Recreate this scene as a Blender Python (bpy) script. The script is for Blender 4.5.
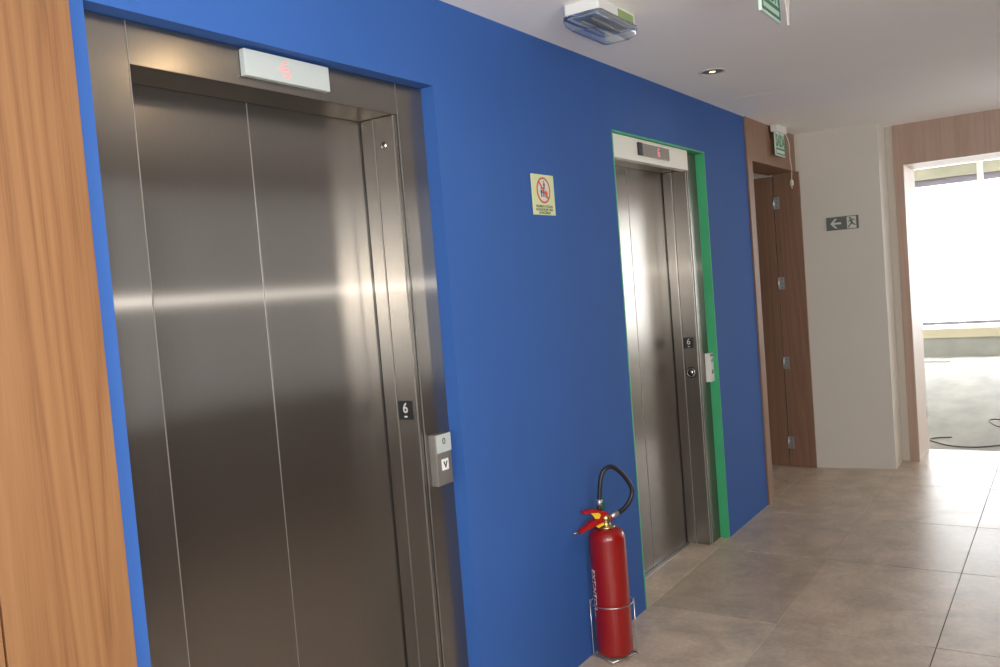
import bpy, bmesh, math, random
from mathutils import Vector, Matrix
random.seed(7)
S = bpy.context.scene
COL = S.collection
for o in list(bpy.data.objects):
    bpy.data.objects.remove(o)

# ------------------------------------------------------------------ camera
CAM_H = 1.5
F_PX = 859.774
cam_d = bpy.data.cameras.new('camera')
cam_d.sensor_width = 36.0
cam_d.sensor_fit = 'HORIZONTAL'
cam_d.lens = F_PX / 1000.0 * 36.0
cam_d.clip_start = 0.02
cam = bpy.data.objects.new('camera', cam_d)
COL.objects.link(cam)
right = Vector((0.55348389, -0.82902495, -0.07983246)).normalized()
fwd = Vector((0.82834972, 0.55791383, -0.05068429)).normalized()
up = right.cross(fwd).normalized()
right = fwd.cross(up).normalized()
M = Matrix.Identity(4)
for i in range(3):
    M[i][0] = right[i]; M[i][1] = up[i]; M[i][2] = -fwd[i]
M[0][3], M[1][3], M[2][3] = 0.0, 0.0, CAM_H
cam.matrix_world = M
S.camera = cam

# ------------------------------------------------------------------ world / exposure
w = bpy.data.worlds.new('overcast_sky')
S.world = w
w.use_nodes = True
bg = w.node_tree.nodes['Background']
bg.inputs['Color'].default_value = (0.93, 0.97, 1.0, 1)
bg.inputs['Strength'].default_value = 8.6
S.view_settings.view_transform = 'Standard'
S.view_settings.look = 'None'
S.view_settings.gamma = 1.0
S.view_settings.use_curve_mapping = False
S.view_settings.exposure = 0.0
S.cycles.use_denoising = True
S.cycles.max_bounces = 14
S.cycles.diffuse_bounces = 8
S.cycles.glossy_bounces = 6
S.cycles.sample_clamp_indirect = 8.0

def area(name, loc, rot, sx, sy, power=0.0, portal=False, color=(1, 1, 1)):
    l = bpy.data.lights.new(name, 'AREA')
    l.shape = 'RECTANGLE'; l.size = sx; l.size_y = sy
    l.energy = power; l.color = color
    l.cycles.is_portal = portal
    o = bpy.data.objects.new(name, l); COL.objects.link(o)
    o.location = loc; o.rotation_euler = rot
    return o
# sky portals in both windows and in two unseen openings added for fill
area('window_portal', (14.28, 0, 1.5), (0, math.radians(90), 0), 2.2, 9.6, portal=True)
area('window_portal', (-4.05, 0.2, 1.45), (0, math.radians(-90), 0), 0.6, 2.0, portal=True)
area('window_portal', (-1.05, -1.2, 1.575), (math.radians(90), 0, 0), 4.7, 1.45, portal=True)
area('window_portal', (6.0, -1.2, 1.575), (math.radians(90), 0, 0), 0.6, 1.45, portal=True)

# the camera's own flash, a little above the lens
fl = bpy.data.lights.new('camera_flash', 'SPOT')
fl.energy = 88.0
fl.color = (1.0, 0.97, 0.92)
fl.shadow_soft_size = 0.02
fl.spot_size = math.radians(95); fl.spot_blend = 0.6
flo = bpy.data.objects.new('camera_flash', fl); COL.objects.link(flo)
flo.matrix_world = Matrix.Translation(Vector((0, 0, CAM_H)) + up * 0.075) @ M.to_3x3().to_4x4()

# ------------------------------------------------------------------ materials
def srgb(r, g, b):
    def c(v):
        v /= 255.0
        return v / 12.92 if v <= 0.04045 else ((v + 0.055) / 1.055) ** 2.4
    return (c(r), c(g), c(b), 1.0)

def mat(name, col, rough=0.5, metal=0.0, **kw):
    m = bpy.data.materials.new(name); m.use_nodes = True
    b = m.node_tree.nodes['Principled BSDF']
    b.inputs['Base Color'].default_value = col
    b.inputs['Roughness'].default_value = rough
    b.inputs['Metallic'].default_value = metal
    for k, v in kw.items():
        b.inputs[k].default_value = v
    return m

def nd(m, t, **kw):
    n = m.node_tree.nodes.new(t)
    for k, v in kw.items():
        setattr(n, k, v)
    return n
def ln(m, a, b):
    m.node_tree.links.new(a, b)

def noise_tint(m, scale=(4, 4, 4), amt=0.08, detail=4, bump=0.0, bump_scale=60, world=True):
    """uneven paint or cement: slow tint variation plus optional fine bump"""
    nt = m.node_tree; b = nt.nodes['Principled BSDF']
    base = tuple(b.inputs['Base Color'].default_value)
    geo = nd(m, 'ShaderNodeNewGeometry')
    mp = nd(m, 'ShaderNodeMapping'); mp.inputs['Scale'].default_value = scale
    ln(m, geo.outputs['Position'], mp.inputs['Vector'])
    nz = nd(m, 'ShaderNodeTexNoise'); nz.inputs['Scale'].default_value = 1.0; nz.inputs['Detail'].default_value = detail
    ln(m, mp.outputs['Vector'], nz.inputs['Vector'])
    rp = nd(m, 'ShaderNodeValToRGB')
    lo = tuple(c * (1 - amt) for c in base[:3]) + (1,); hi = tuple(min(1, c * (1 + amt)) for c in base[:3]) + (1,)
    rp.color_ramp.elements[0].position = 0.3; rp.color_ramp.elements[0].color = lo
    rp.color_ramp.elements[1].position = 0.7; rp.color_ramp.elements[1].color = hi
    ln(m, nz.outputs['Fac'], rp.inputs['Fac'])
    ln(m, rp.outputs['Color'], b.inputs['Base Color'])
    if bump:
        n2 = nd(m, 'ShaderNodeTexNoise'); n2.inputs['Scale'].default_value = bump_scale
        ln(m, geo.outputs['Position'], n2.inputs['Vector'])
        bp = nd(m, 'ShaderNodeBump'); bp.inputs['Strength'].default_value = bump; bp.inputs['Distance'].default_value = 0.002
        ln(m, n2.outputs['Fac'], bp.inputs['Height']); ln(m, bp.outputs['Normal'], b.inputs['Normal'])
    return m

def wood(name, dark, mid, light, rough=0.42, stretch=0.22, freq=6.0):
    m = mat(name, mid, rough)
    b = m.node_tree.nodes['Principled BSDF']
    geo = nd(m, 'ShaderNodeNewGeometry')
    mp = nd(m, 'ShaderNodeMapping'); mp.inputs['Scale'].default_value = (freq, freq, stretch)
    ln(m, geo.outputs['Position'], mp.inputs['Vector'])
    n1 = nd(m, 'ShaderNodeTexNoise'); n1.inputs['Scale'].default_value = 1.0; n1.inputs['Detail'].default_value = 3
    n1.inputs['Distortion'].default_value = 0.5
    ln(m, mp.outputs['Vector'], n1.inputs['Vector'])
    # cathedral rings
    mul = nd(m, 'ShaderNodeMath', operation='MULTIPLY'); mul.inputs[1].default_value = 16.0
    ln(m, n1.outputs['Fac'], mul.inputs[0])
    fr = nd(m, 'ShaderNodeMath', operation='PINGPONG'); fr.inputs[1].default_value = 1.0; ln(m, mul.outputs[0], fr.inputs[0])
    mp2 = nd(m, 'ShaderNodeMapping'); mp2.inputs['Scale'].default_value = (260, 260, 5)
    ln(m, geo.outputs['Position'], mp2.inputs['Vector'])
    n2 = nd(m, 'ShaderNodeTexNoise'); n2.inputs['Scale'].default_value = 1.0; n2.inputs['Detail'].default_value = 2
    ln(m, mp2.outputs['Vector'], n2.inputs['Vector'])
    mix = nd(m, 'ShaderNodeMix', data_type='FLOAT'); mix.inputs['Factor'].default_value = 0.6
    ln(m, fr.outputs[0], mix.inputs['A']); ln(m, n2.outputs['Fac'], mix.inputs['B'])
    rp = nd(m, 'ShaderNodeValToRGB')
    e = rp.color_ramp.elements
    e[0].position = 0.15; e[0].color = dark
    e[1].position = 0.85; e[1].color = light
    x = e.new(0.42); x.color = mid
    ln(m, mix.outputs['Result'], rp.inputs['Fac'])
    ln(m, rp.outputs['Color'], b.inputs['Base Color'])
    return m

def steel(name, col, lobes=((0.72, 0.055, 0.05), (0.16, 0.95, 0.009), (0.12, 0.9, 0.25)), streak=0.025):
    """vertically brushed steel: lobes (weight, spread across the brushing, spread along it)"""
    m = mat(name, col, 0.3, 1.0)
    nt = m.node_tree
    nt.nodes.remove(nt.nodes['Principled BSDF'])
    out = [n for n in nt.nodes if n.type == 'OUTPUT_MATERIAL'][0]
    geo = nd(m, 'ShaderNodeNewGeometry')
    # brushing runs up and down; along X on faces that look up or down
    sep = nd(m, 'ShaderNodeSeparateXYZ'); ln(m, geo.outputs['True Normal'], sep.inputs[0])
    ab = nd(m, 'ShaderNodeMath', operation='ABSOLUTE'); ln(m, sep.outputs[2], ab.inputs[0])
    gt = nd(m, 'ShaderNodeMath', operation='GREATER_THAN'); gt.inputs[1].default_value = 0.75; ln(m, ab.outputs[0], gt.inputs[0])
    inv = nd(m, 'ShaderNodeMath', operation='SUBTRACT'); inv.inputs[0].default_value = 1.0; ln(m, gt.outputs[0], inv.inputs[1])
    tv = nd(m, 'ShaderNodeCombineXYZ'); ln(m, gt.outputs[0], tv.inputs[0]); ln(m, inv.outputs[0], tv.inputs[2])
    mp = nd(m, 'ShaderNodeMapping'); mp.inputs['Scale'].default_value = (420, 420, 1.2)
    ln(m, geo.outputs['Position'], mp.inputs['Vector'])
    nz = nd(m, 'ShaderNodeTexNoise'); nz.inputs['Scale'].default_value = 1.0; nz.inputs['Detail'].default_value = 3
    ln(m, mp.outputs['Vector'], nz.inputs['Vector'])
    rp = nd(m, 'ShaderNodeValToRGB')
    rp.color_ramp.elements[0].position = 0.3; rp.color_ramp.elements[0].color = tuple(c * (1 - streak) for c in col[:3]) + (1,)
    rp.color_ramp.elements[1].position = 0.7; rp.color_ramp.elements[1].color = tuple(min(1, c * (1 + streak)) for c in col[:3]) + (1,)
    ln(m, nz.outputs['Fac'], rp.inputs['Fac'])
    acc = None; tot = 0.0
    for wgt, ax, az in lobes:
        g = nd(m, 'ShaderNodeBsdfAnisotropic'); g.distribution = 'GGX'
        g.inputs['Roughness'].default_value = (ax * az) ** 0.25
        g.inputs['Anisotropy'].default_value = (1.0 - math.sqrt(az / ax)) if az < ax else -(1.0 - math.sqrt(ax / az))
        ln(m, rp.outputs['Color'], g.inputs['Color']); ln(m, tv.outputs[0], g.inputs['Tangent'])
        if acc is None: acc = g; tot = wgt
        else:
            mx = nd(m, 'ShaderNodeMixShader'); tot += wgt; mx.inputs[0].default_value = wgt / tot
            ln(m, acc.outputs[0], mx.inputs[1]); ln(m, g.outputs[0], mx.inputs[2]); acc = mx
    ln(m, acc.outputs[0], out.inputs['Surface'])
    return m

def emis(name, col, st):
    m = mat(name, col, 0.5)
    b = m.node_tree.nodes['Principled BSDF']
    b.inputs['Emission Color'].default_value = col; b.inputs['Emission Strength'].default_value = st
    return m

BLUE = noise_tint(mat('blue_paint', srgb(42, 87, 156), 0.8), (2, 2, 2), 0.04, bump=0.15, bump_scale=120)
WHITE = noise_tint(mat('white_paint', srgb(216, 209, 197), 0.7), (2, 2, 2), 0.02)
CEIL = noise_tint(mat('ceiling_paint', srgb(249, 246, 243), 0.8), (1.5, 1.5, 1.5), 0.015)
BEIGE = noise_tint(mat('beige_paint', srgb(176, 166, 154), 0.7), (2, 2, 2), 0.02)
WOOD = wood('light_wood_veneer', srgb(108, 70, 41), srgb(128, 88, 54), srgb(141, 101, 65))
WOOD_D = wood('door_wood_veneer', srgb(124, 91, 71), srgb(138, 104, 82), srgb(150, 115, 93), freq=9)
WOOD_W = wood('dark_wood_cladding', srgb(92, 66, 48), srgb(110, 80, 58), srgb(124, 92, 68), freq=6)
WOOD_P = wood('pale_frame_veneer', srgb(172, 144, 126), srgb(178, 150, 132), srgb(186, 158, 140), freq=9)
LINING = mat('daylit_lining', srgb(226, 210, 198), 0.5)  # lining colour whitened for the daylight that falls on it
STEEL = steel('brushed_steel', (0.295, 0.272, 0.245, 1))
PANELST = steel('panel_steel', (0.36, 0.34, 0.31, 1), ((0.6, 0.3, 0.2), (0.4, 0.6, 0.3)))
STEEL_E = steel('satin_steel', (0.55, 0.53, 0.50, 1), ((0.6, 0.3, 0.2), (0.4, 0.6, 0.3)))
EDGE = mat('painted_edge_glint', (0.42, 0.40, 0.37, 1), 0.45, 0.9)  # paler metal that paints the glint along folded edges
SLOT = mat('shadow_gap', (0.02, 0.02, 0.02, 1), 0.6)
HWHITE = mat('white_header_film', srgb(244, 243, 232), 0.35)
GREEN = noise_tint(mat('green_paint', srgb(64, 172, 116), 0.55), (6, 6, 6), 0.05)
ACRYL = mat('pale_acrylic', srgb(180, 186, 183), 0.25)
GREYACR = mat('grey_acrylic', srgb(150, 146, 140), 0.2)
REDLED = emis('red_led', (1.0, 0.22, 0.22, 1), 0.7)
BLACKP = mat('black_plastic', (0.012, 0.012, 0.013, 1), 0.35)
SILVERT = mat('silver_print', srgb(200, 200, 196), 0.4)
CHROME = mat('chrome', (0.75, 0.74, 0.72, 1), 0.16, 1.0)
WIRE = mat('galvanised_wire', (0.62, 0.61, 0.6, 1), 0.3, 1.0)
RED = mat('red_enamel', srgb(140, 13, 11), 0.28); RED.node_tree.nodes['Principled BSDF'].inputs['Coat Weight'].default_value = 0.4
REDPL = mat('red_lever_paint', srgb(165, 18, 18), 0.35)
RUBBER = mat('black_rubber', (0.014, 0.014, 0.015, 1), 0.42)
BRASS = mat('brass', (0.55, 0.42, 0.22, 1), 0.3, 1.0)
YELLOW = mat('yellow_tag', srgb(232, 190, 40), 0.5)
TAGGREEN = mat('green_tag', srgb(10, 92, 74), 0.5)
WPRINT = mat('white_print', srgb(232, 228, 222), 0.5)
LUMI = mat('luminous_yellow', srgb(206, 214, 160), 0.5)
SIGNRED = mat('sign_red', srgb(205, 70, 50), 0.5)
SIGNBLACK = mat('sign_black', srgb(48, 56, 52), 0.5)
SIGNDK = mat('sign_dark_green', srgb(92, 99, 90), 0.5)
SIGNLT = mat('sign_light', srgb(206, 208, 196), 0.5)
EXITG = mat('exit_green', srgb(24, 132, 84), 0.4)
EXITW = mat('exit_white', srgb(214, 226, 218), 0.35)
WPLAST = mat('white_plastic', srgb(226, 225, 220), 0.4)
GLASS = mat('clear_polycarbonate', (0.92, 0.96, 1.0, 1), 0.06)
_g = GLASS.node_tree.nodes['Principled BSDF']; _g.inputs['Transmission Weight'].default_value = 1.0; _g.inputs['IOR'].default_value = 1.3
LABELG = mat('green_label', srgb(150, 172, 108), 0.5)
CABLE = mat('cable_dark', srgb(70, 70, 74), 0.5)
CABLEW = mat('cable_white', srgb(224, 216, 204), 0.5)
ALU = mat('aluminium', (0.6, 0.6, 0.62, 1), 0.4, 1.0)
RAIL = mat('grey_rail_paint', srgb(150, 146, 160), 0.5)
CONC = noise_tint(mat('concrete', srgb(176, 178, 172), 0.85), (3, 3, 3), 0.12, 6, 0.3, 30)
CONCF = noise_tint(mat('concrete_floor', srgb(162, 161, 154), 0.85), (1.5, 4.0, 2.0), 0.16, 8, 0.4, 12)
CREAM = mat('cream_sill', srgb(214, 206, 180), 0.6)
BEAM = noise_tint(mat('raw_beam', srgb(176, 174, 154), 0.8), (3, 3, 3), 0.12)
RUST = mat('primer_red_steel', srgb(150, 70, 56), 0.6)
BULB = emis('warm_bulb', (1.0, 0.72, 0.4, 1), 2.6)
GOLD = mat('gold_reflector', (0.55, 0.40, 0.2, 1), 0.3, 1.0)

def tile_mat():
    m = mat('stone_tile', srgb(150, 132, 112), 0.3)
    b = m.node_tree.nodes['Principled BSDF']
    geo = nd(m, 'ShaderNodeNewGeometry')
    at = nd(m, 'ShaderNodeAttribute', attribute_name='tint')
    n1 = nd(m, 'ShaderNodeTexNoise'); n1.inputs['Scale'].default_value = 5.5; n1.inputs['Detail'].default_value = 9; n1.inputs['Roughness'].default_value = 0.62; n1.inputs['Distortion'].default_value = 0.4
    ln(m, geo.outputs['Position'], n1.inputs['Vector'])
    n2 = nd(m, 'ShaderNodeTexNoise'); n2.inputs['Scale'].default_value = 45; n2.inputs['Detail'].default_value = 4
    ln(m, geo.outputs['Position'], n2.inputs['Vector'])
    rp = nd(m, 'ShaderNodeValToRGB')
    rp.color_ramp.elements[0].position = 0.36; rp.color_ramp.elements[0].color = srgb(174, 157, 139)
    rp.color_ramp.elements[1].position = 0.64; rp.color_ramp.elements[1].color = srgb(206, 188, 168)
    ln(m, n1.outputs['Fac'], rp.inputs['Fac'])
    r2 = nd(m, 'ShaderNodeMapRange'); r2.inputs['From Min'].default_value = 0.3; r2.inputs['From Max'].default_value = 0.7
    r2.inputs['To Min'].default_value = 0.9; r2.inputs['To Max'].default_value = 1.06
    ln(m, n2.outputs['Fac'], r2.inputs['Value'])
    mu = nd(m, 'ShaderNodeMath', operation='MULTIPLY'); ln(m, r2.outputs[0], mu.inputs[0]); ln(m, at.outputs['Fac'], mu.inputs[1])
    vm = nd(m, 'ShaderNodeVectorMath', operation='SCALE'); ln(m, rp.outputs['Color'], vm.inputs[0]); ln(m, mu.outputs[0], vm.inputs['Scale'])
    ln(m, vm.outputs[0], b.inputs['Base Color'])
    r3 = nd(m, 'ShaderNodeMapRange'); r3.inputs['To Min'].default_value = 0.2; r3.inputs['To Max'].default_value = 0.46
    ln(m, n1.outputs['Fac'], r3.inputs['Value']); ln(m, r3.outputs[0], b.inputs['Roughness'])
    return m
TILE = tile_mat()
GROUT = mat('grout', srgb(196, 182, 160), 0.8)
GROUT_D = mat('grey_grout', srgb(70, 64, 57), 0.8)

# ------------------------------------------------------------------ mesh helpers
def box(bm, x0, x1, y0, y1, z0, z1, mi=0, bev=0.0):
    vs = [bm.verts.new((x, y, z)) for z in (z0, z1) for y in (y0, y1) for x in (x0, x1)]
    fs = [bm.faces.new([vs[i] for i in q]) for q in ((0, 2, 3, 1), (4, 5, 7, 6), (0, 1, 5, 4), (2, 6, 7, 3), (0, 4, 6, 2), (1, 3, 7, 5))]
    for f in fs: f.material_index = mi
    if bev:
        es = list({e for f in fs for e in f.edges})
        r = bmesh.ops.bevel(bm, geom=es, offset=bev, segments=2, affect='EDGES', profile=0.5)
        for f in r['faces']: f.material_index = mi
    return fs

def prism(bm, pts, axis, a, b, mi=0):
    """extrude a 2-D outline along axis ('x','y','z') from a to b"""
    def v3(p, t):
        return {'x': (t, p[0], p[1]), 'y': (p[0], t, p[1]), 'z': (p[0], p[1], t)}[axis]
    A = [bm.verts.new(v3(p, a)) for p in pts]; B = [bm.verts.new(v3(p, b)) for p in pts]
    fs = [bm.faces.new(A), bm.faces.new(B[::-1])]
    n = len(pts)
    for i in range(n):
        fs.append(bm.faces.new((A[i], B[i], B[(i + 1) % n], A[(i + 1) % n])))
    for f in fs: f.material_index = mi
    return fs

def lathe(bm, prof, c=(0, 0, 0), n=40, axis='z', mi=0, smooth=True):
    rings = []
    for r, h in prof:
        ring = []
        for i in range(n):
            a = 2 * math.pi * i / n
            p = {'z': (r * math.cos(a), r * math.sin(a), h), 'y': (r * math.cos(a), h, r * math.sin(a)), 'x': (h, r * math.cos(a), r * math.sin(a))}[axis]
            ring.append(bm.verts.new((p[0] + c[0], p[1] + c[1], p[2] + c[2])))
        rings.append(ring)
    for k in range(len(rings) - 1):
        for i in range(n):
            f = bm.faces.new((rings[k][i], rings[k][(i + 1) % n], rings[k + 1][(i + 1) % n], rings[k + 1][i]))
            f.smooth = smooth; f.material_index = mi
    for ring in (rings[0], rings[-1]):
        if prof[rings.index(ring)][0] > 1e-4:
            f = bm.faces.new(ring); f.material_index = mi

def catmull(pts, n=8, closed=False):
    P = [Vector(p) for p in pts]; out = []
    N = len(P)
    rng = range(N) if closed else range(N - 1)
    for i in rng:
        if closed:
            p0, p1, p2, p3 = P[(i - 1) % N], P[i], P[(i + 1) % N], P[(i + 2) % N]
        else:
            p0, p1, p2, p3 = P[max(i - 1, 0)], P[i], P[i + 1], P[min(i + 2, N - 1)]
        for k in range(n):
            t = k / n
            out.append(0.5 * ((2 * p1) + (p2 - p0) * t + (2 * p0 - 5 * p1 + 4 * p2 - p3) * t * t + (3 * p1 - p0 - 3 * p2 + p3) * t ** 3))
    if not closed: out.append(P[-1])
    return out

def tube(bm, pts, r, n=10, closed=False, mi=0, rfun=None):
    pts = [Vector(p) for p in pts]
    N = len(pts); rings = []
    T0 = None; nrm = None
    for i, p in enumerate(pts):
        if closed: t = (pts[(i + 1) % N] - pts[i - 1])
        else: t = pts[min(i + 1, N - 1)] - pts[max(i - 1, 0)]
        t.normalize()
        if nrm is None:
            ref = Vector((0, 0, 1)) if abs(t.z) < 0.9 else Vector((1, 0, 0))
            nrm = (ref - t * ref.dot(t)).normalized()
        else:
            nrm = (nrm - t * nrm.dot(t)).normalized()
        bn = t.cross(nrm)
        rr = rfun(i / (N - 1)) if rfun else r
        rings.append([bm.verts.new(p + (nrm * math.cos(2 * math.pi * k / n) + bn * math.sin(2 * math.pi * k / n)) * rr) for k in range(n)])
    m = N if closed else N - 1
    for i in range(m):
        A, B = rings[i], rings[(i + 1) % N]
        for k in range(n):
            f = bm.faces.new((A[k], A[(k + 1) % n], B[(k + 1) % n], B[k])); f.smooth = True; f.material_index = mi
    if not closed:
        for R_ in (rings[0], rings[-1]):
            f = bm.faces.new(R_); f.material_index = mi

def obj(name, bm, mats, parent=None, loc=None, bevel=0.0, smooth_angle=None):
    bmesh.ops.recalc_face_normals(bm, faces=bm.faces[:])
    me = bpy.data.meshes.new(name); bm.to_mesh(me); bm.free()
    for m in (mats if isinstance(mats, (list, tuple)) else [mats]): me.materials.append(m)
    o = bpy.data.objects.new(name, me); COL.objects.link(o)
    if parent: o.parent = parent
    if loc: o.location = loc
    if bevel:
        b = o.modifiers.new('bevel', 'BEVEL'); b.width = bevel; b.segments = 2; b.limit_method = 'ANGLE'
    return o

def bm_box(*a, **k):
    bm = bmesh.new(); box(bm, *a, **k); return bm
def thing(name, label, cat, loc=(0, 0, 0), group=None, rz=0.0):
    o = bpy.data.objects.new(name, None); COL.objects.link(o)
    o.empty_display_size = 0.1
    o.location = loc; o.rotation_euler = (0, 0, rz); o['label'] = label; o['category'] = cat
    if group: o['group'] = group
    return o
def tag(o, label, cat, group=None):
    o['label'] = label; o['category'] = cat
    if group: o['group'] = group
    return o
def struct(o, label=None):
    o['kind'] = 'structure'
    if label: o['label'] = label
    return o

def text_mesh(s, size, depth=0.0006, sx=1.0, align='CENTER', bold=0.0):
    """lettering as a solid mesh in the XZ plane facing -Y, centred on the origin"""
    c = bpy.data.curves.new('lettering', 'FONT'); c.body = s; c.size = size; c.extrude = depth
    c.align_x = align; c.align_y = 'CENTER'; c.offset = bold; c.resolution_u = 4
    t = bpy.data.objects.new('lettering', c); COL.objects.link(t)
    dg = bpy.context.evaluated_depsgraph_get()
    me = bpy.data.meshes.new_from_object(t.evaluated_get(dg))
    bpy.data.objects.remove(t); bpy.data.curves.remove(c)
    bm = bmesh.new(); bm.from_mesh(me); bpy.data.meshes.remove(me)
    for v in bm.verts:
        v.co = Vector((v.co.x * sx, -v.co.z, v.co.y))
    return bm
def merge(dst, src, mi=0, mtx=None):
    if mtx is not None: bmesh.ops.transform(src, matrix=mtx, verts=src.verts[:])
    me = bpy.data.meshes.new('tmp')
    for f in src.faces: f.material_index = mi
    src.to_mesh(me); src.free()
    dst.from_mesh(me); bpy.data.meshes.remove(me)

# ================================================================== SETTING
WY = 1.68          # face of the blue wall
CZ = 2.452         # ceiling height
# ---- floor: grout bed with individually tinted stone slabs in one mesh
def build_floor():
    bm = bmesh.new()
    lay = bm.faces.layers.float.new('tint')
    def put(fs, t, mi):
        for f in fs: f[lay] = t; f.material_index = mi
    put(box(bm, -4.0, 7.31, 1.0, 1.93, -0.08, -0.002), 1.0, 1); put(box(bm, -4.0, 7.31, -1.25, 1.0, -0.08, -0.003), 1.0, 2)
    rows = [(1.6785, 1.905, [-4, 1.0, 2.3, 3.4, 4.7, 7.31]), (1.105, 1.675, None), (0.50, 1.1025, None), (-0.105, 0.4975, None), (-0.71, -0.1075, None), (-1.25, -0.7125, None)]
    xs = [-4.0] + [3.55 + 0.9 * k for k in range(-8, 2)] + [5.24, 6.12, 7.31]
    g = 0.0026
    for y0, y1, xx in rows:
        for a, b in zip((xx or xs)[:-1], (xx or xs)[1:]):
            t = random.uniform(0.93, 1.07)
            if xx: t = 1.12
            if xx is None and abs(a - 3.55) < 0.01 and y0 > 1.0: t = 0.90
            if xx is None and abs(a - 2.65) < 0.01 and y0 > 1.0: t = 1.05
            put(box(bm, a + g, b - g, y0 + 0.0008, y1 - 0.0008, -0.02, 0.0), t, 0)
    return bm
struct(obj('floor', build_floor(), [TILE, GROUT, GROUT_D]), 'beige stone tile floor of the lift lobby')

# ---- blue wall with two lift openings (each wall piece starts at the ceiling or floor)
E1L, E1R = 1.054, 2.226
E2L, E2R = 3.504, 4.650
ETOP = 2.166
DL, DR = 5.385, 6.505
bm = bmesh.new()
for x0, x1, z0, z1 in ((-4.0, E1L, -0.02, CZ), (E1L, E1R, ETOP, CZ), (E1R, E2L, -0.02, CZ), (E2L, E2R, ETOP, CZ), (E2R, DL, -0.02, CZ)):
    box(bm, x0, x1, WY, 1.905, z0, z1)
box(bm, -4.0, DL, 1.905, 2.0, -0.02, CZ)
struct(obj('wall_left', bm, BLUE), 'blue painted wall with the two lift openings')
# green reveal round the second lift opening
bm = bmesh.new(); t = 0.006
box(bm, E2R - t, E2R + 0.0005, WY - 0.001, 1.75, 0, ETOP)
box(bm, E2L - 0.004, E2L + t, WY - 0.001, 1.75, 0, ETOP)
box(bm, E2L - 0.004, E2R, WY - 0.001, 1.75, ETOP - t, ETOP + 0.002)
struct(obj('trim_1', bm, GREEN), 'green painted reveal around the far lift')

# ---- ceiling with sunk holes for the downlights
DOWN = [(4.055, 1.397), (2.03, 0.69)]
bmc = bm_box(-4.0, 7.31, -1.25, 2.0, CZ, CZ + 0.12)
ceil = obj('ceiling', bmc, CEIL)
for (x, y) in DOWN:
    b2 = bmesh.new(); lathe(b2, [(0.051, CZ - 0.05), (0.051, CZ + 0.09)], (x, y, 0), 32)
    cut = obj('cutter', b2, CEIL)
    md = ceil.modifiers.new('hole', 'BOOLEAN'); md.object = cut; md.operation = 'DIFFERENCE'; md.solver = 'EXACT'
dg = bpy.context.evaluated_depsgraph_get()
newme = bpy.data.meshes.new_from_object(ceil.evaluated_get(dg))
ceil.modifiers.clear(); ceil.data = newme
for o in [o for o in bpy.data.objects if o.name.startswith('cutter')]: bpy.data.objects.remove(o)
struct(ceil, 'white plaster ceiling')
# plaster board joint on the ceiling
bm = bmesh.new(); prism(bm, [(4.78, 1.53), (4.787, 1.53), (4.837, 1.21), (4.83, 1.21)], 'z', CZ - 0.0008, CZ + 0.001)
struct(obj('trim_2', bm, HWHITE), 'raised plaster joint line on the ceiling')

# ---- end wall: white pier, narrow strip, wood framed doorway
bm = bmesh.new()
prism(bm, [(6.505, 1.638), (6.56, 1.115), (6.86, 1.115), (6.86, 2.0), (6.505, 2.0)], 'z', -0.02, CZ)
struct(obj('wall_end', bm, WHITE), 'white pier at the end of the lobby')
O0, O1 = 1.0, -0.55          # doorway in y
FX0, FX1 = 6.86, 7.31
FZ = 2.163
bm = bmesh.new()
box(bm, FX0, FX1, 1.06, 2.6, -0.02, CZ)
box(bm, FX0, FX1, -1.25, O1 - 0.06, -0.02, CZ)
box(bm, FX0 + 0.02, FX1 - 0.001, O1 - 0.06, 1.06, FZ + 0.012, CZ)
struct(obj('wall_end', bm, WHITE), 'white wall strip around the end doorway')
bm = bmesh.new()
FILL_OPEN = ((-3.4, 1.3), (5.7, 6.3)); WZ0, WZ1 = 0.85, 2.3  # unseen openings, added so that daylight fills the lobby
for x0, x1 in ((-4.0, -3.4), (1.3, 5.7), (6.3, 6.86)): box(bm, x0, x1, -1.25, -1.1, -0.02, CZ)
for x0, x1 in FILL_OPEN: box(bm, x0, x1, -1.25, -1.1, WZ1, CZ); box(bm, x0, x1, -1.25, -1.1, -0.02, WZ0)
struct(obj('wall_right', bm, WOOD_W), 'wood clad wall opposite the lifts with unseen openings added for fill daylight')
for k, (x0, x1) in enumerate(FILL_OPEN):
    bm = bmesh.new()
    for x in (x0, (x0 + x1) / 2 - 0.02, x1 - 0.04): box(bm, x, x + 0.04, -1.22, -1.17, WZ0, WZ1)
    box(bm, x0, x1, -1.22, -1.17, WZ0, WZ0 + 0.04); box(bm, x0, x1, -1.22, -1.17, WZ1 - 0.04, WZ1)
    struct(obj('window_%d' % (k + 3), bm, ALU), 'aluminium frame of an unseen opening added in the opposite wall for fill daylight')
bm = bmesh.new()
BA, BB, BZ0, BZ1 = -0.8, 1.2, 1.15, 1.75
box(bm, -4.12, -4.0, -1.25, BA, -0.02, CZ); box(bm, -4.12, -4.0, BB, 2.0, -0.02, CZ)
box(bm, -4.12, -4.0, BA, BB, -0.02, BZ0); box(bm, -4.12, -4.0, BA, BB, BZ1, CZ)
struct(obj('wall_back', bm, WHITE), 'wall behind with a window opening')
bm = bmesh.new()
for y in (BA, 0.18, BB - 0.04): box(bm, -4.1, -4.05, y, y + 0.04, BZ0, BZ1)
box(bm, -4.1, -4.05, BA, BB, BZ0, BZ0 + 0.04); box(bm, -4.1, -4.05, BA, BB, BZ1 - 0.04, BZ1)
struct(obj('window_2', bm, ALU), 'aluminium window frame in the back wall')

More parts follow.
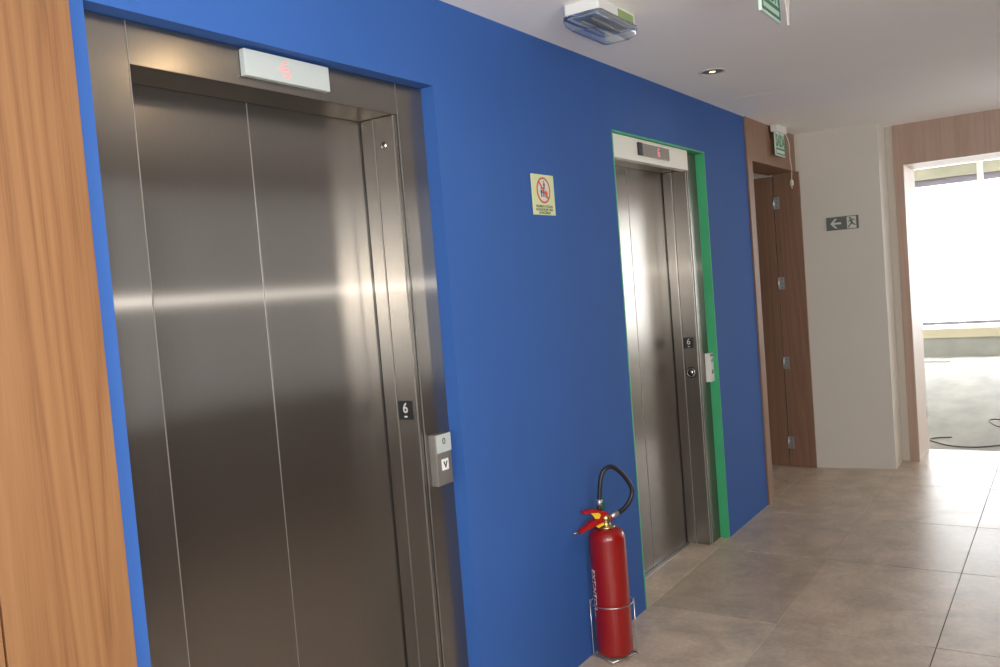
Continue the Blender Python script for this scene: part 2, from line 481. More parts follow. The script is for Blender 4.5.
# ---- door_2: pale wood frame with deep lining and a leaf folded back into the next room
d2 = bpy.data.objects.new('door_2', None); COL.objects.link(d2); d2.location = (FX0, 0.25, 0)
struct(d2, 'wide doorway in pale wood frame open to the bright room')
def rel(o, p):
    o.parent = p; o.matrix_parent_inverse = Matrix.Translation(-Vector(p.location)); return o
bm = bmesh.new()
box(bm, FX0 - 0.025, FX0, O0, 1.062, 0, CZ, bev=0.001); box(bm, FX0 - 0.025, FX0, O1 - 0.06, O1, 0, CZ, bev=0.001)
box(bm, FX0 - 0.0245, FX0, O1, O0, FZ, CZ, bev=0.001)
rel(obj('door_casing', bm, WOOD_P), d2)
bm = bmesh.new()
box(bm, FX0 - 0.001, FX1 + 0.02, O0, O0 + 0.058, 0, FZ); box(bm, FX0 - 0.001, FX1 + 0.02, O1 - 0.06, O1, 0, FZ)
box(bm, FX0 - 0.001, FX1 + 0.02, O1, O0, FZ, FZ + 0.012)
rel(obj('door_lining', bm, LINING), d2)
bm = bmesh.new(); box(bm, FX1 + 0.03, FX1 + 0.068, O0 + 0.045, O0 + 0.85, 0.0, FZ - 0.01, bev=0.002)
leaf = rel(obj('door_leaf', bm, WOOD_P), d2)
for z in (0.25, 0.95, 1.9):
    bm = bmesh.new(); box(bm, FX1 - 0.03, FX1 + 0.02, O0 - 0.002, O0 + 0.001, z, z + 0.09); lathe(bm, [(0.007, z - 0.003), (0.007, z + 0.093)], (FX1 + 0.025, O0 + 0.002, 0), 12)
    h = obj('hinge', bm, ALU); h.parent = leaf

# ---- door_1: darker wood frame at the end of the blue wall, leaf opened inwards
d1 = bpy.data.objects.new('door_1', None); COL.objects.link(d1); d1.location = (5.95, WY, 0)
struct(d1, 'wood framed doorway at the end of the blue wall, leaf opened inwards')
HZ = 2.185
bm = bmesh.new()
box(bm, DL, DL + 0.095, WY - 0.012, 1.875, 0, CZ, bev=0.001)
box(bm, DL + 0.095, DR, WY - 0.0115, 1.87, HZ, CZ, bev=0.001)
rel(obj('door_casing', bm, WOOD_D), d1)
bm = bmesh.new(); box(bm, DR - 0.02, DR, 1.646, 1.834, 0, HZ, bev=0.001)
rel(obj('door_jamb', bm, WOOD_D), d1)
bm = bmesh.new(); box(bm, DR - 0.024, DR + 0.012, 1.840, 2.67, 0.006, HZ - 0.012, bev=0.002)
leaf = rel(obj('door_leaf', bm, WOOD_D), d1)
for z in (0.14, 0.74, 1.335, 1.93):
    bm = bmesh.new()
    box(bm, DR - 0.0255, DR - 0.018, 1.794, 1.832, z, z + 0.09)
    lathe(bm, [(0.006, z - 0.003), (0.006, z + 0.093)], (DR - 0.028, 1.837, 0), 12)
    for k in (0.016, 0.045, 0.074):
        lathe(bm, [(0.0035, DR - 0.0263), (0.0035, DR - 0.02)], (0, 1.812, z + k), 10, axis='x', mi=1)
    h = obj('hinge', bm, [ALU, SLOT]); h.parent = leaf
# room behind door_1
bm = bmesh.new()
box(bm, 5.0, 5.1, 2.0, 4.0, -0.02, CZ); box(bm, 6.86, 6.96, 2.0, 4.0, -0.02, CZ); box(bm, 5.0, 6.96, 4.0, 4.1, -0.02, CZ)
struct(obj('wall_service', bm, WHITE), 'walls of the dim room behind the wooden door')
struct(obj('ceiling_service', bm_box(5.0, 6.96, 2.0, 4.1, CZ, CZ + 0.1), CEIL), 'ceiling of the dim room behind the wooden door')
struct(obj('floor_service', bm_box(5.0, 6.96, 1.93, 4.1, -0.08, -0.003), CONC), 'grey floor of the dim room behind the wooden door')

# ---- bright unfinished room beyond the end doorway
WX = 14.2
RZ = 2.95
struct(obj('floor_concrete', bm_box(7.31, WX + 0.3, -5.0, 5.0, -0.1, -0.012), CONCF), 'raw concrete floor of the bright room')
struct(obj('ceiling_concrete', bm_box(7.31, WX + 0.3, -5.0, 5.0, RZ, RZ + 0.15), CEIL), 'pale slab over the bright room')
bm = bmesh.new(); box(bm, 7.31, WX + 0.3, 5.0, 5.15, -0.1, RZ); box(bm, 7.31, WX + 0.3, -5.15, -5.0, -0.1, RZ)
struct(obj('wall_room', bm, WHITE), 'side walls of the bright room')
bm = bmesh.new(); box(bm, 7.20, 7.30, 2.6, 5.0, -0.1, RZ); box(bm, 7.20, 7.30, -5.0, -1.25, -0.1, RZ); box(bm, 7.2, 7.309, -1.25, 2.6, CZ + 0.12, RZ)
struct(obj('wall_partition', bm, WHITE), 'partition between lobby and bright room')
bm = bmesh.new(); box(bm, WX, WX + 0.15, -5.0, 5.0, -0.1, 0.265)
struct(obj('wall_low', bm, CONC), 'low grey concrete wall under the big window')
bm = bmesh.new(); box(bm, WX - 0.03, WX + 0.16, -5.0, 5.0, 0.265, 0.40, bev=0.004)
struct(obj('trim_3', bm, CREAM), 'cream sill band on the low concrete wall')
bm = bmesh.new(); box(bm, WX - 0.02, WX + 0.28, -5.0, 5.0, 2.62, 2.78)
struct(obj('trim_4', bm, BEAM), 'raw beam over the big window')
win = bpy.data.objects.new('window_1', None); COL.objects.link(win); win.location = (WX + 0.1, 0, 0.40)
struct(win, 'wide overexposed window of the bright room')
bm = bmesh.new(); box(bm, WX + 0.06, WX + 0.12, -5, 5, 2.52, 2.62); rel(obj('head_frame', bm, RAIL), win)
bm = bmesh.new(); box(bm, WX + 0.07, WX + 0.11, -5, 5, 0.452, 0.497, bev=0.004); rel(obj('rail', bm, RAIL), win)
for y in (4.2, 2.65, -0.9, -2.6, -4.2):
    bm = bmesh.new(); box(bm, WX + 0.06, WX + 0.12, y - 0.03, y + 0.03, 0.40, 2.52); rel(obj('mullion', bm, WPLAST), win)
bm = bmesh.new(); box(bm, WX - 0.05, WX + 0.02, 1.04, 1.12, 2.48, 2.78)
struct(obj('trim_5', bm, WPLAST), 'pale bracket on the beam')
bm = bmesh.new(); box(bm, 9.9, 10.05, -4.9, 0.8, 2.44, 2.50); box(bm, 9.965, 9.985, -4.9, 0.8, 2.5, 2.60); box(bm, 9.9, 10.05, -4.9, 0.8, 2.6, RZ)
struct(obj('trim_6', bm, [RUST]), 'rust red steel joist under the slab')

# ================================================================== WOOD PANELS beside the near lift
def wall_panel(x0, x1, label):
    bm = bmesh.new(); box(bm, x0, x1, WY - 0.045, WY - 0.0005, 0.0, CZ - 0.002, bev=0.0012)
    return tag(obj('wood_wall_panel', bm, WOOD), label, 'wall panel', 'wood panels on the lift wall')
wall_panel(0.747, 0.996, 'tall light wood panel on the wall left of the near lift')
wall_panel(-0.45, 0.743, 'wood panel cut off by the left picture edge, past the dark seam')

# ================================================================== LIFTS
def steel_part(name, parent, x0, x1, y0, y1, z0, z1, m=None, bev=0.0016):
    bm = bmesh.new(); box(bm, x0, x1, y0, y1, z0, z1, bev=bev)
    return obj(name, bm, m or STEEL, parent)

def numeral_plate(parent, x, yc, zc):
    """black floor number plate on the jamb's return face (faces -X)"""
    p = obj('floor_number_plate', bm_box(x - 0.002, x, yc - 0.029, yc + 0.029, zc - 0.03, zc + 0.03, bev=0.0008), BLACKP, parent)
    bm = text_mesh('6', 0.046, 0.0004, 0.95, bold=0.0006)
    rot = Matrix.Rotation(math.radians(-90), 4, 'Z')
    merge_bm = bmesh.new()
    merge(merge_bm, bm, 0, Matrix.Translation((x - 0.0022, yc, zc + 0.006)) @ rot)
    box(merge_bm, x - 0.0026, x - 0.002, yc - 0.006, yc + 0.006, zc - 0.023, zc - 0.018)
    obj('numeral', merge_bm, SILVERT, p)
    return p

def make_lift(label, x0, hall, el, er, header_mat, second=False):
    t = thing('elevator', label, 'elevator', (x0, WY, 0), 'stainless steel lifts on the blue wall')
    L, Rr = el - x0 + 0.002, er - x0 - 0.001
    if second: L += 0.004; Rr -= 0.006
    top = ETOP - 0.002 - (0.006 if second else 0)
    h = 0.4475
    steel_part('door_casing', t, L, -h - 0.0005, 0.05, 0.19, 0, top)
    steel_part('door_casing', t, h + 0.0205, Rr, 0.05, 0.20, 0, top)
    hd = steel_part('header', t, -h, h + 0.0195, 0.05, 0.188, 2.066, top, STEEL)
    if second:
        steel_part('header_cover', t, L + 0.002, 0.386, 0.012, 0.049, 2.052, ETOP - 0.0075, header_mat)
    jm = steel_part('jamb', t, h, h + 0.0165, 0.053, 0.132, 0, 2.0655)
    js = steel_part('jamb_strip', t, h + 0.001, h + 0.0165, 0.1375, 0.187, 0, 2.0655)
    obj('shadow_slot', bm_box(h + 0.006, h + 0.0204, 0.056, 0.19, 0, 2.0655), SLOT, t)
    # thin paler strips added for the light the folded sheet edges catch
    for nm, e in (('casing_edge_glint', (-h - 0.001, -h + 0.0012, 0.0488, 0.052, 0, top - 0.001)), ('casing_edge_glint', (h + 0.0195, h + 0.0225, 0.0488, 0.052, 0, top - 0.001)),
                  ('jamb_edge_glint', (h - 0.0012, h + 0.002, 0.0515, 0.0548, 0, 2.065)), ('jamb_edge_glint', (h - 0.0012, h + 0.002, 0.1325, 0.1365, 0, 2.065)),
                  ('door_edge_glint', (-0.0034, -0.0012, 0.1908, 0.194, 0.005, 2.066))):
        obj(nm, bm_box(*e), EDGE, t)
    for s in (-1, 1):
        a, b = (-h - 0.04, -0.0012) if s < 0 else (0.0012, h + 0.03)
        steel_part('door_panel', t, a, b, 0.192, 0.214, 0.004, 2.10, bev=0.0012)
    obj('sill', bm_box(-h, h, 0.165, 0.213, 0, 0.003), ALU, t)
    numeral_plate(t, h, 0.100, 1.143 if not second else 1.126)
    if not second:
        bm = bmesh.new(); lathe(bm, [(0.0, -0.006), (0.008, -0.005), (0.012, -0.0015), (0.012, 0.0)], (h, 0.097, 1.977), 20, axis='x')
        lathe(bm, [(0.0035, -0.0066), (0.0035, -0.004)], (h, 0.097, 1.977), 12, axis='x', mi=1)
        obj('key_lock', bm, [CHROME, SLOT], t)
    else:
        bm = bmesh.new(); lathe(bm, [(0.0, -0.003), (0.030, -0.002), (0.032, 0.0)], (h, 0.096, 0.962), 28, axis='x')
        k = obj('key_switch', bm, BLACKP, t)
        bm = bmesh.new(); lathe(bm, [(0.0, -0.009), (0.011, -0.008), (0.013, -0.002)], (h, 0.094, 0.964), 20, axis='x')
        tube(bm, [Vector((h - 0.004, 0.096 + 0.022 * math.cos(a), 0.962 + 0.022 * math.sin(a))) for a in [i * math.pi / 12 for i in range(24)]], 0.0025, 6, closed=True)
        obj('lock_barrel', bm, CHROME, k)
    return t

lift1 = make_lift('near stainless steel lift with dark header and pale floor display, cut by the bottom edge', 1.6275, None, E1L, E1R, STEEL)
lift2 = make_lift('far stainless steel lift in green reveal with white header strip', 4.04, None, E2L, E2R, HWHITE, True)

# floor displays
def display(parent, x0, x1, z0, z1, yb, yf, body, led_x, style):
    bm = bmesh.new(); box(bm, x0, x1, yf, yb, z0, z1, bev=0.0025)
    d = obj('floor_display', bm, body, parent)
    bm = bmesh.new()
    # dot matrix 6
    rows = [' ### ', '#    ', '#    ', '#### ', '#   #', '#   #', ' ### ']
    s = 0.0052
    for r, row in enumerate(rows):
        for c, ch in enumerate(row):
            if ch == '#':
                cx = led_x + (c - 2) * s; cz = (z0 + z1) / 2 + (3 - r) * s * 1.15
                box(bm, cx - s * 0.42, cx + s * 0.42, yf - 0.0006, yf + 0.0002, cz - s * 0.5, cz + s * 0.5)
    if style == 1:   # small direction mark left of the digit
        box(bm, led_x - 0.028, led_x - 0.016, yf - 0.0006, yf + 0.0002, (z0 + z1) / 2 - 0.0015, (z0 + z1) / 2 + 0.0015)
    obj('digit', bm, REDLED, d)
    return d
d = display(lift1, 1.493 - 1.6275, 1.790 - 1.6275, 2.089, 2.157, 0.05, 0.03, ACRYL, 1.630 - 1.6275, 1)
dd = display(lift2, 3.838 - 4.04, 4.165 - 4.04, 2.080, 2.141, 0.0122, 0.005, GREYACR, 4.03 - 4.04, 2)
obj('end_cap', bm_box(3.792 - 4.04, 3.837 - 4.04, 0.004, 0.0122, 2.080, 2.141, bev=0.001), SLOT, dd)

# call panels
def call_panel(parent, x0, x1, z0, z1, split, pale):
    bm = bmesh.new(); box(bm, x0, x1, 0.022, 0.05, z0, z1, bev=0.002)
    p = obj('call_panel', bm, pale if split is None else PANELST, parent)
    xc = (x0 + x1) / 2
    if split is not None:
        obj('display_cover', bm_box(x0 + 0.004, x1 - 0.001, 0.0185, 0.0222, split, z1 - 0.001, bev=0.0008), ACRYL, p)
        bm = bmesh.new()
        zc = (split + z1) / 2 + 0.006
        tube(bm, [Vector((xc + 0.006 * math.cos(a), 0.0182, zc + 0.009 * math.sin(a))) for a in [i * math.pi / 10 for i in range(20)]], 0.0015, 6, closed=True)
        obj('ring_mark', bm, SIGNBLACK, p)
        zb = z0 + (split - z0) * 0.62
        obj('call_button', bm_box(xc - 0.016, xc + 0.018, 0.0195, 0.0222, zb - 0.018, zb + 0.018, bev=0.001), WPLAST, p)
        bm = bmesh.new()
        prism(bm, [(xc - 0.010, zb + 0.010), (xc - 0.004, zb + 0.010), (xc + 0.001, zb - 0.002), (xc + 0.006, zb + 0.010), (xc + 0.012, zb + 0.010), (xc + 0.001, zb - 0.013)], 'y', 0.0186, 0.0196)
        obj('down_arrow', bm, SIGNBLACK, p)
    else:
        zc = (z0 + z1) / 2
        for k, dz in enumerate((0.045, -0.025)):
            bm = bmesh.new(); lathe(bm, [(0.0, 0.0185), (0.012, 0.019), (0.013, 0.0222)], (xc, 0, zc + dz), 20, axis='y')
            obj('call_button', bm, CHROME, p)
        obj('display_cover', bm_box(x0 + 0.006, x1 - 0.006, 0.0205, 0.0222, zc + 0.062, z1 - 0.004), GREYACR, p)
    return p
call_panel(lift1, 2.112 - 1.6275, 2.190 - 1.6275, 0.891, 1.056, 0.997, None)
call_panel(lift2, 4.583 - 4.04, 4.642 - 4.04, 0.895, 1.055, None, WPLAST)

# ================================================================== SIGNS
# no-lift-in-a-fire sign
t = thing('safety_sign', 'small pale yellow-green prohibition sign with red ring between the two lifts', 'sign', (2.862, WY - 0.0005, 1.848))
obj('sign_plate', bm_box(-0.082, 0.082, -0.004, 0, -0.077, 0.077, bev=0.001), LUMI, t)
bm = bmesh.new()
cz = 0.017
for (r0, r1) in ((0.043, 0.05),):
    n = 48
    A = [[bm.verts.new((r * math.cos(2 * math.pi * i / n), y, cz + r * math.sin(2 * math.pi * i / n))) for i in range(n)] for r, y in ((r0, -0.004), (r0, -0.0052), (r1, -0.0052), (r1, -0.004))]
    for k in range(4):
        for i in range(n):
            bm.faces.new((A[k][i], A[k][(i + 1) % n], A[(k + 1) % 4][(i + 1) % n], A[(k + 1) % 4][i]))
prism(bm, [(-0.036, cz + 0.030), (-0.030, cz + 0.036), (0.036, cz - 0.030), (0.030, cz - 0.036)], 'y', -0.0052, -0.004)
obj('red_ring', bm, SIGNRED, t)
bm = bmesh.new()
lathe(bm, [(0.043, -0.0040), (0.043, -0.0044), (0.0, -0.0044)], (0, 0, cz), 40, axis='y', smooth=False)
obj('pale_disc', bm, SIGNLT, t)
bm = bmesh.new()
# two standing figures and a lift car outline
def person_glyph(bm, x, z, s):
    lathe(bm, [(0.0, -0.005), (0.0045 * s, -0.0049), (0.0045 * s, -0.0044)], (x, 0, z + 0.019 * s), 14, axis='y')
    prism(bm, [(x - 0.007 * s, z + 0.012 * s), (x + 0.007 * s, z + 0.012 * s), (x + 0.007 * s, z - 0.002 * s), (x + 0.004 * s, z - 0.002 * s), (x + 0.004 * s, z - 0.018 * s), (x + 0.001 * s, z - 0.018 * s), (x, z - 0.004 * s), (x - 0.001 * s, z - 0.018 * s), (x - 0.004 * s, z - 0.018 * s), (x - 0.004 * s, z - 0.002 * s), (x - 0.007 * s, z - 0.002 * s)], 'y', -0.005, -0.0044)
person_glyph(bm, 0.006, cz + 0.018, 0.8); person_glyph(bm, -0.016, cz - 0.010, 0.9); person_glyph(bm, 0.0, cz - 0.010, 0.9)
obj('figures', bm, SIGNBLACK, t)
bm = bmesh.new()
prism(bm, [(0.012, cz - 0.028), (0.008, cz - 0.014), (0.014, cz - 0.006), (0.016, cz + 0.004), (0.022, cz - 0.006), (0.028, cz - 0.002), (0.028, cz - 0.016), (0.022, cz - 0.028)], 'y', -0.005, -0.0044)
obj('flame', bm, SIGNRED, t)
bm = bmesh.new()
merge(bm, text_mesh('PROIBIDO UTILIZAR', 0.0135, 0.0003, bold=0.0002), 0, Matrix.Translation((0, -0.0043, -0.045)))
merge(bm, text_mesh('ELEVADOR EM CASO', 0.0135, 0.0003, bold=0.0002), 0, Matrix.Translation((0, -0.0043, -0.057)))
merge(bm, text_mesh('DE INCÊNDIO', 0.0135, 0.0003, bold=0.0002), 0, Matrix.Translation((0, -0.0043, -0.069)))
obj('lettering', bm, SIGNBLACK, t)

# escape route sign on the white pier
px, py = 6.5265, 1.3725
t = thing('escape_route_sign', 'dark escape route sign with white left arrow and running figure on the white pier', 'sign', (px, py, 1.78))
ang = math.atan2(-(6.56 - 6.505), (1.115 - 1.66))  # pier face direction
t.rotation_euler = (0, 0, math.radians(-90) + math.atan2(0.055, 0.545))
obj('sign_plate', bm_box(-0.108, 0.108, 0.0, 0.004, -0.047, 0.047), SIGNDK, t)
bm = bmesh.new()
prism(bm, [(-0.082, 0.0), (-0.050, 0.034), (-0.034, 0.034), (-0.058, 0.007), (-0.008, 0.007), (-0.008, -0.007), (-0.058, -0.007), (-0.034, -0.034), (-0.050, -0.034)], 'y', -0.0008, 0.0002)
obj('arrow', bm, SIGNLT, t)
obj('pale_field', bm_box(0.030, 0.092, -0.0006, 0.0002, -0.042, 0.042), SIGNLT, t)
bm = bmesh.new()
lathe(bm, [(0.0, -0.0014), (0.007, -0.0013), (0.007, 0.0)], (0.052, 0, 0.030), 14, axis='y')
for a, b, wd in (((0.056, 0.020), (0.064, -0.004), 0.007), ((0.056, 0.019), (0.074, 0.022), 0.0035), ((0.074, 0.022), (0.080, 0.012), 0.0035), ((0.054, 0.018), (0.042, 0.006), 0.0035), ((0.064, -0.004), (0.080, -0.018), 0.0045), ((0.064, -0.004), (0.050, -0.016), 0.0045), ((0.050, -0.016), (0.038, -0.034), 0.004), ((0.080, -0.018), (0.087, -0.018), 0.004)):
    v = Vector((b[0] - a[0], b[1] - a[1])).normalized(); nn = Vector((-v.y, v.x)) * wd
    prism(bm, [(a[0] + nn.x, a[1] + nn.y), (b[0] + nn.x, b[1] + nn.y), (b[0] - nn.x, b[1] - nn.y), (a[0] - nn.x, a[1] - nn.y)], 'y', -0.0014, -0.0004)
obj('running_figure', bm, SIGNDK, t)

# hanging exit signs
def exit_sign(label, x0, x1, y, z0, z1, cord_pts, plug):
    W = x1 - x0; H = z1 - z0; xc = (x0 + x1) / 2
    t = thing('exit_sign', label, 'sign', (xc, y, CZ), 'hanging green exit signs')
    top = z1 - CZ; bot = z0 - CZ
    bm = bmesh.new(); box(bm, -W / 2 - 0.008, W / 2 + 0.008, -0.022, 0.022, top - 0.045, top - 0.0005, bev=0.004)
    obj('housing', bm, WPLAST, t)
    p = obj('sign_plate', bm_box(-W / 2, W / 2, -0.005, 0.005, bot, top - 0.044, bev=0.001), EXITW, t)
    bm = bmesh.new()
    ph = top - 0.045 - bot
    b = 0.010
    z_a, z_b = bot + 0.008, top - 0.052
    # thin green border and a base bar
    for (a0, a1, c0, c1) in ((-W / 2 + 0.008, W / 2 - 0.008, z_a, z_a + 0.009), (-W / 2 + 0.008, -W / 2 + 0.015, z_a, z_b), (W / 2 - 0.015, W / 2 - 0.008, z_a, z_b), (-W / 2 + 0.008, W / 2 - 0.008, z_a + ph * 0.20, z_a + ph * 0.20 + 0.012)):
        box(bm, a0, a1, -0.0062, -0.0048, c0, c1)
    obj('green_border', bm, EXITG, p)
    bm = text_mesh('SAÍDA', ph * 0.72, 0.0006, W / (ph * 0.72) / 3.3, bold=0.0014)
    bmesh.ops.transform(bm, matrix=Matrix.Translation((0, -0.0055, bot + ph * 0.62)), verts=bm.verts[:])
    obj('lettering', bm, EXITG, p)
    bm = bmesh.new(); tube(bm, catmull([Vector(q) for q in cord_pts], 8), 0.0028, 8)
    c = obj('cord', bm, CABLEW, t)
    if plug:
        q = Vector(cord_pts[-1])
        bm = bmesh.new(); lathe(bm, [(0.004, 0.03), (0.011, 0.022), (0.013, 0.0), (0.012, -0.012)], (q.x, q.y, q.z - 0.02), 16)
        lathe(bm, [(0.0022, -0.032), (0.0022, -0.011)], (q.x - 0.006, q.y, q.z - 0.02), 8); lathe(bm, [(0.0022, -0.032), (0.0022, -0.011)], (q.x + 0.006, q.y, q.z - 0.02), 8)
        obj('plug', bm, CABLEW, c)
    return t
exit_sign('green exit sign hung from the ceiling by the wooden door, cord and plug dangling', 5.89, 6.11, 1.635, 2.25, CZ, [(0.148, 0, -0.03), (0.16, -0.02, -0.10), (0.165, -0.02, -0.2), (0.19, -0.02, -0.28), (0.17, -0.02, -0.36)], True)
exit_sign('green and white exit sign cut off by the top edge, hung from mid ceiling', 2.66, 2.865, 0.757, 2.275, CZ, [(0.12, 0, -0.02), (0.15, -0.01, -0.10), (0.165, -0.01, -0.155), (0.17, -0.01, -0.165), (0.178, -0.01, -0.12), (0.19, -0.01, -0.04), (0.19, 0.0, -0.004)], False)

# ================================================================== CEILING FITTINGS
# emergency light
t = thing('emergency_light', 'white box emergency light with clear cover on the ceiling above the lifts', 'light', (2.795, 1.35, CZ))
bm = bmesh.new(); box(bm, -0.148, 0.148, -0.066, 0.066, -0.047, -0.0005, bev=0.008)
obj('housing', bm, WPLAST, t)
bm = bmesh.new()
def rrect(hx, hy, r, n=6):
    out = []
    for cx, cy, a0 in ((hx - r, hy - r, 0), (-hx + r, hy - r, 90), (-hx + r, -hy + r, 180), (hx - r, -hy + r, 270)):
        for k in range(n + 1):
            a = math.radians(a0 + 90 * k / n); out.append((cx + r * math.cos(a), cy + r * math.sin(a)))
    return out
loops = []
for hx, hy, r, z in ((0.154, 0.073, 0.02, -0.044), (0.156, 0.075, 0.022, -0.056), (0.151, 0.069, 0.024, -0.074), (0.136, 0.054, 0.024, -0.088), (0.116, 0.04, 0.02, -0.091)):
    loops.append([bm.verts.new((x, y, z)) for x, y in rrect(hx, hy, r)])
for a, b in zip(loops[:-1], loops[1:]):
    for i in range(len(a)):
        f = bm.faces.new((a[i], a[(i + 1) % len(a)], b[(i + 1) % len(a)], b[i])); f.smooth = True
bm.faces.new(loops[-1])
cov = obj('clear_cover', bm, GLASS, t)
md = cov.modifiers.new('wall', 'SOLIDIFY'); md.thickness = 0.002; md.offset = -1
bm = bmesh.new(); box(bm, -0.128, 0.128, -0.045, 0.045, -0.052, -0.0475, bev=0.002); obj('reflector', bm, mat('blue_grey_reflector', srgb(130, 142, 165), 0.3), t)
for y in (-0.02, 0.02):
    bm = bmesh.new(); lathe(bm, [(0.0, -0.11), (0.006, -0.107), (0.006, 0.107), (0.0, 0.11)], (0, y, -0.060), 16, axis='x'); obj('lamp_tube', bm, GREYACR, t)
bm = bmesh.new(); box(bm, 0.0, 0.125, -0.0672, -0.0655, -0.040, -0.012); obj('green_label', bm, LABELG, t)

# downlights
def downlight(x, y, label, power):
    t = thing('downlight', label, 'light', (x, y, CZ), 'recessed warm downlights')
    bm = bmesh.new(); lathe(bm, [(0.050, 0.0), (0.064, -0.0003), (0.066, -0.0015), (0.058, -0.003), (0.050, -0.002), (0.0495, 0.0)], (0, 0, 0), 40); obj('trim_ring', bm, WPLAST, t)
    bm = bmesh.new(); lathe(bm, [(0.0485, -0.001), (0.0485, 0.05), (0.03, 0.075), (0.0, 0.077)], (0, 0, 0), 32); obj('reflector', bm, GOLD, t)
    bm = bmesh.new(); lathe(bm, [(0.0, -0.004), (0.014, -0.002), (0.026, 0.006), (0.026, 0.03), (0.014, 0.055), (0.0, 0.057)], (0, 0, 0), 24); obj('bulb', bm, BULB, t)
    l = bpy.data.lights.new('downlight_beam', 'SPOT'); l.energy = power; l.color = (1.0, 0.72, 0.4); l.spot_size = math.radians(165); l.spot_blend = 0.5; l.shadow_soft_size = 0.02
    lo = bpy.data.objects.new('downlight_beam', l); COL.objects.link(lo); lo.parent = t; lo.location = (0, 0, -0.008)
    return t
downlight(DOWN[0][0], DOWN[0][1], 'small lit recessed downlight in the ceiling beyond the emergency light', 1.2)
downlight(DOWN[1][0], DOWN[1][1], 'recessed downlight above the picture, seen only as a warm glint on the near lift', 14.0)

# ================================================================== FIRE EXTINGUISHER + STAND
EX, EY = 3.002, 1.588
t = thing('fire_extinguisher', 'red fire extinguisher with black hose standing in wire stand by the blue wall', 'fire extinguisher', (EX, EY, 0.02), rz=math.radians(-30))
R0 = 0.073
VB = 0.512
bm = bmesh.new()
lathe(bm, [(0.0, 0.006), (0.05, 0.004), (0.064, 0.0), (0.070, 0.006), (R0, 0.02), (R0, 0.452), (0.0722, 0.468), (0.0685, 0.483), (0.060, 0.495), (0.046, 0.503), (0.030, 0.507), (0.024, 0.508), (0.0, 0.509)], (0, 0, 0), 56)
body = obj('cylinder', bm, RED, t)
# white print running down the left side of the shell
tm = text_mesh('EXTINTOR', 0.034, 0.0, bold=0.0004)
vl = math.radians(175)
for v in tm.verts:
    u, s_ = v.co.x, v.co.z
    a = vl + s_ / R0
    v.co = Vector(((R0 + 0.0006) * math.cos(a), (R0 + 0.0006) * math.sin(a), 0.265 - u))
obj('printed_lettering', tm, WPRINT, body)
bm = bmesh.new(); lathe(bm, [(0.034, VB - 0.006), (0.036, VB - 0.002), (0.030, VB + 0.002), (0.018, VB + 0.004), (0.018, VB + 0.022), (0.022, VB + 0.024), (0.022, VB + 0.040), (0.012, VB + 0.046), (0.0, VB + 0.046)], (0, 0, 0), 24)
obj('valve', bm, BRASS, t)
K = 1.115
def blade(pts, name):
    """folded sheet lever: centre line (u, v), blade height and half width"""
    bm = bmesh.new(); prev = None
    for u, v, hgt, hw in pts:
        x, z = u * K, VB + v
        q = [bm.verts.new((x, y, zz)) for y, zz in ((-hw, z - hgt / 2), (-hw, z + hgt / 2), (hw, z + hgt / 2), (hw, z - hgt / 2), (hw - 0.003, z - hgt / 2), (hw - 0.003, z + hgt / 2 - 0.003), (-hw + 0.003, z + hgt / 2 - 0.003), (-hw + 0.003, z - hgt / 2))]
        if prev:
            for k in range(8): bm.faces.new((prev[k], prev[(k + 1) % 8], q[(k + 1) % 8], q[k]))
        else: bm.faces.new(q)
        prev = q
    bm.faces.new(prev[::-1])
    return obj(name, bm, REDPL, t)
blade([(0.022, 0.026, 0.020, 0.013), (-0.005, 0.046, 0.026, 0.014), (-0.035, 0.062, 0.022, 0.013), (-0.065, 0.071, 0.014, 0.012), (-0.094, 0.072, 0.010, 0.011)], 'squeeze_lever')
blade([(0.012, 0.030, 0.022, 0.012), (-0.030, 0.029, 0.026, 0.013), (-0.060, 0.020, 0.024, 0.012), (-0.088, 0.008, 0.016, 0.011), (-0.112, -0.002, 0.012, 0.010)], 'carry_handle')
bm = bmesh.new(); tube(bm, [(-0.110 * K, 0, VB - 0.001), (-0.122 * K, 0, VB - 0.004), (-0.136 * K, 0, VB - 0.003)], 0.0028, 8); obj('pin', bm, BRASS, t)
bm = bmesh.new(); prism(bm, [(-0.074, VB + 0.066), (-0.040, VB + 0.062), (-0.030, VB + 0.052), (-0.038, VB + 0.038), (-0.056, VB + 0.040)], 'y', -0.0165, -0.0145); obj('yellow_tag', bm, YELLOW, t)
bm = bmesh.new(); prism(bm, [(-0.056, VB + 0.012), (-0.022, VB + 0.020), (-0.016, VB + 0.010), (-0.046, VB + 0.002)], 'y', -0.0170, -0.0150); obj('yellow_tag', bm, YELLOW, t)
bm = bmesh.new(); box(bm, -0.014, 0.014, 0.018, 0.028, VB + 0.055, VB + 0.108, bev=0.006); obj('green_tag', bm, TAGGREEN, t)
hp = [(0.012, 0.030), (0.034, 0.036), (0.0735, 0.0505), (0.104, 0.078), (0.119, 0.118), (0.104, 0.160), (0.075, 0.202), (0.045, 0.228), (0.020, 0.230), (-0.002, 0.212), (-0.014, 0.172), (-0.021, 0.120), (-0.0245, 0.080)]
bm = bmesh.new(); tube(bm, catmull([(u * K, -0.004, VB + v) for u, v in hp], 8), 0.0092, 14); hose = obj('hose', bm, RUBBER, t)
bm = bmesh.new(); tube(bm, [(0.016, -0.002, VB + 0.030), (0.036, -0.004, VB + 0.036), (0.056, -0.004, VB + 0.043)], 0.011, 14, rfun=lambda u: 0.010 if u < 0.3 else 0.0118); obj('hose_coupling', bm, ALU, hose)
bm = bmesh.new(); tube(bm, [(-0.0225 * K, -0.004, VB + 0.112), (-0.0240 * K, -0.004, VB + 0.085)], 0.0115, 14); obj('hose_collar', bm, ALU, hose)
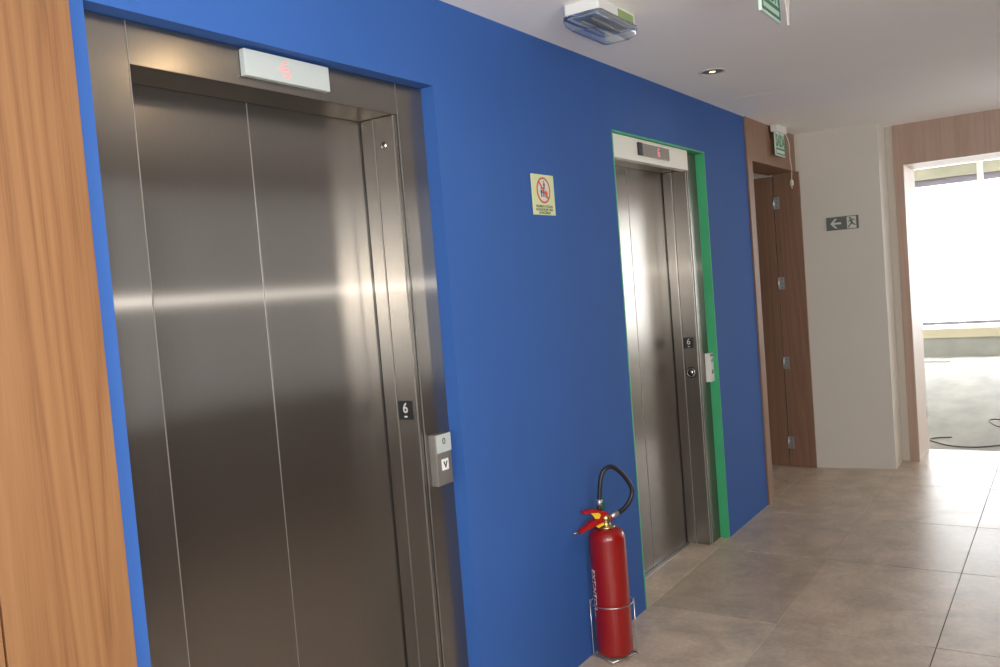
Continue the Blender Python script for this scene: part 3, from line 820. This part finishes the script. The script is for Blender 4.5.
bm = bmesh.new(); tube(bm, [(-0.0240 * K, -0.004, VB + 0.085), (-0.0255 * K, -0.004, VB + 0.066)], 0.0102, 14); obj('nozzle', bm, RUBBER, hose)

t = thing('extinguisher_stand', 'thin chrome wire floor stand holding the red fire extinguisher', 'stand', (EX, EY, 0))
bm = bmesh.new(); n = 40; RR = 0.084
tube(bm, [Vector((RR * math.cos(2 * math.pi * i / n), RR * math.sin(2 * math.pi * i / n), 0.225)) for i in range(n)], 0.0022, 8, closed=True)
obj('ring', bm, WIRE, t)
corners = []
for deg in (118, 298, 30, 200):
    a = math.radians(deg); x, y = (RR + 0.003) * math.cos(a), (RR + 0.003) * math.sin(a)
    corners.append((deg, x, y))
    bm = bmesh.new()
    if deg == 200: tube(bm, [(x * 0.95, y * 0.95, 0.012), (x * 0.98, y * 0.98, 0.006), (x, y, 0.003)], 0.003, 8)
    else: tube(bm, [(x, y, 0.235), (x, y, 0.10), (x, y, 0.015), (x * 1.03, y * 1.03, 0.003)], 0.0022, 8)
    obj('leg', bm, WIRE, t)
bm = bmesh.new()
corners.sort()
tube(bm, [(x, y, 0.012) for _, x, y in corners], 0.003, 8, closed=True)
tube(bm, [(corners[0][1], corners[0][2], 0.0125), (corners[2][1], corners[2][2], 0.0125)], 0.0028, 8)
obj('base_frame', bm, WIRE, t)

# ================================================================== CABLES in the bright room
def cable(pts, label):
    bm = bmesh.new(); tube(bm, catmull([Vector((x, y, -0.012 + 0.005)) for x, y in pts], 8), 0.0045, 8)
    return tag(obj('cable', bm, CABLE), label, 'cable')
cable([(7.86, 0.90), (7.80, 1.03), (7.70, 1.035), (7.58, 0.95), (7.50, 0.87), (7.47, 0.76), (7.49, 0.66), (7.58, 0.54), (7.72, 0.40), (7.9, 0.2)], 'dark cable lying across the concrete just beyond the doorway threshold')
cable([(8.30, 0.45), (8.38, 0.587), (8.55, 0.66), (8.70, 0.69), (8.76, 0.65), (8.73, 0.58), (8.70, 0.4)], 'dark cable loop on the concrete at the right picture edge')
bm = bmesh.new(); box(bm, 13.42, 13.56, 1.50, 1.9, -0.012, 0.015, bev=0.003)
tag(obj('white_batten', bm, WPLAST), 'white strip lying at the foot of the low concrete wall', 'batten')
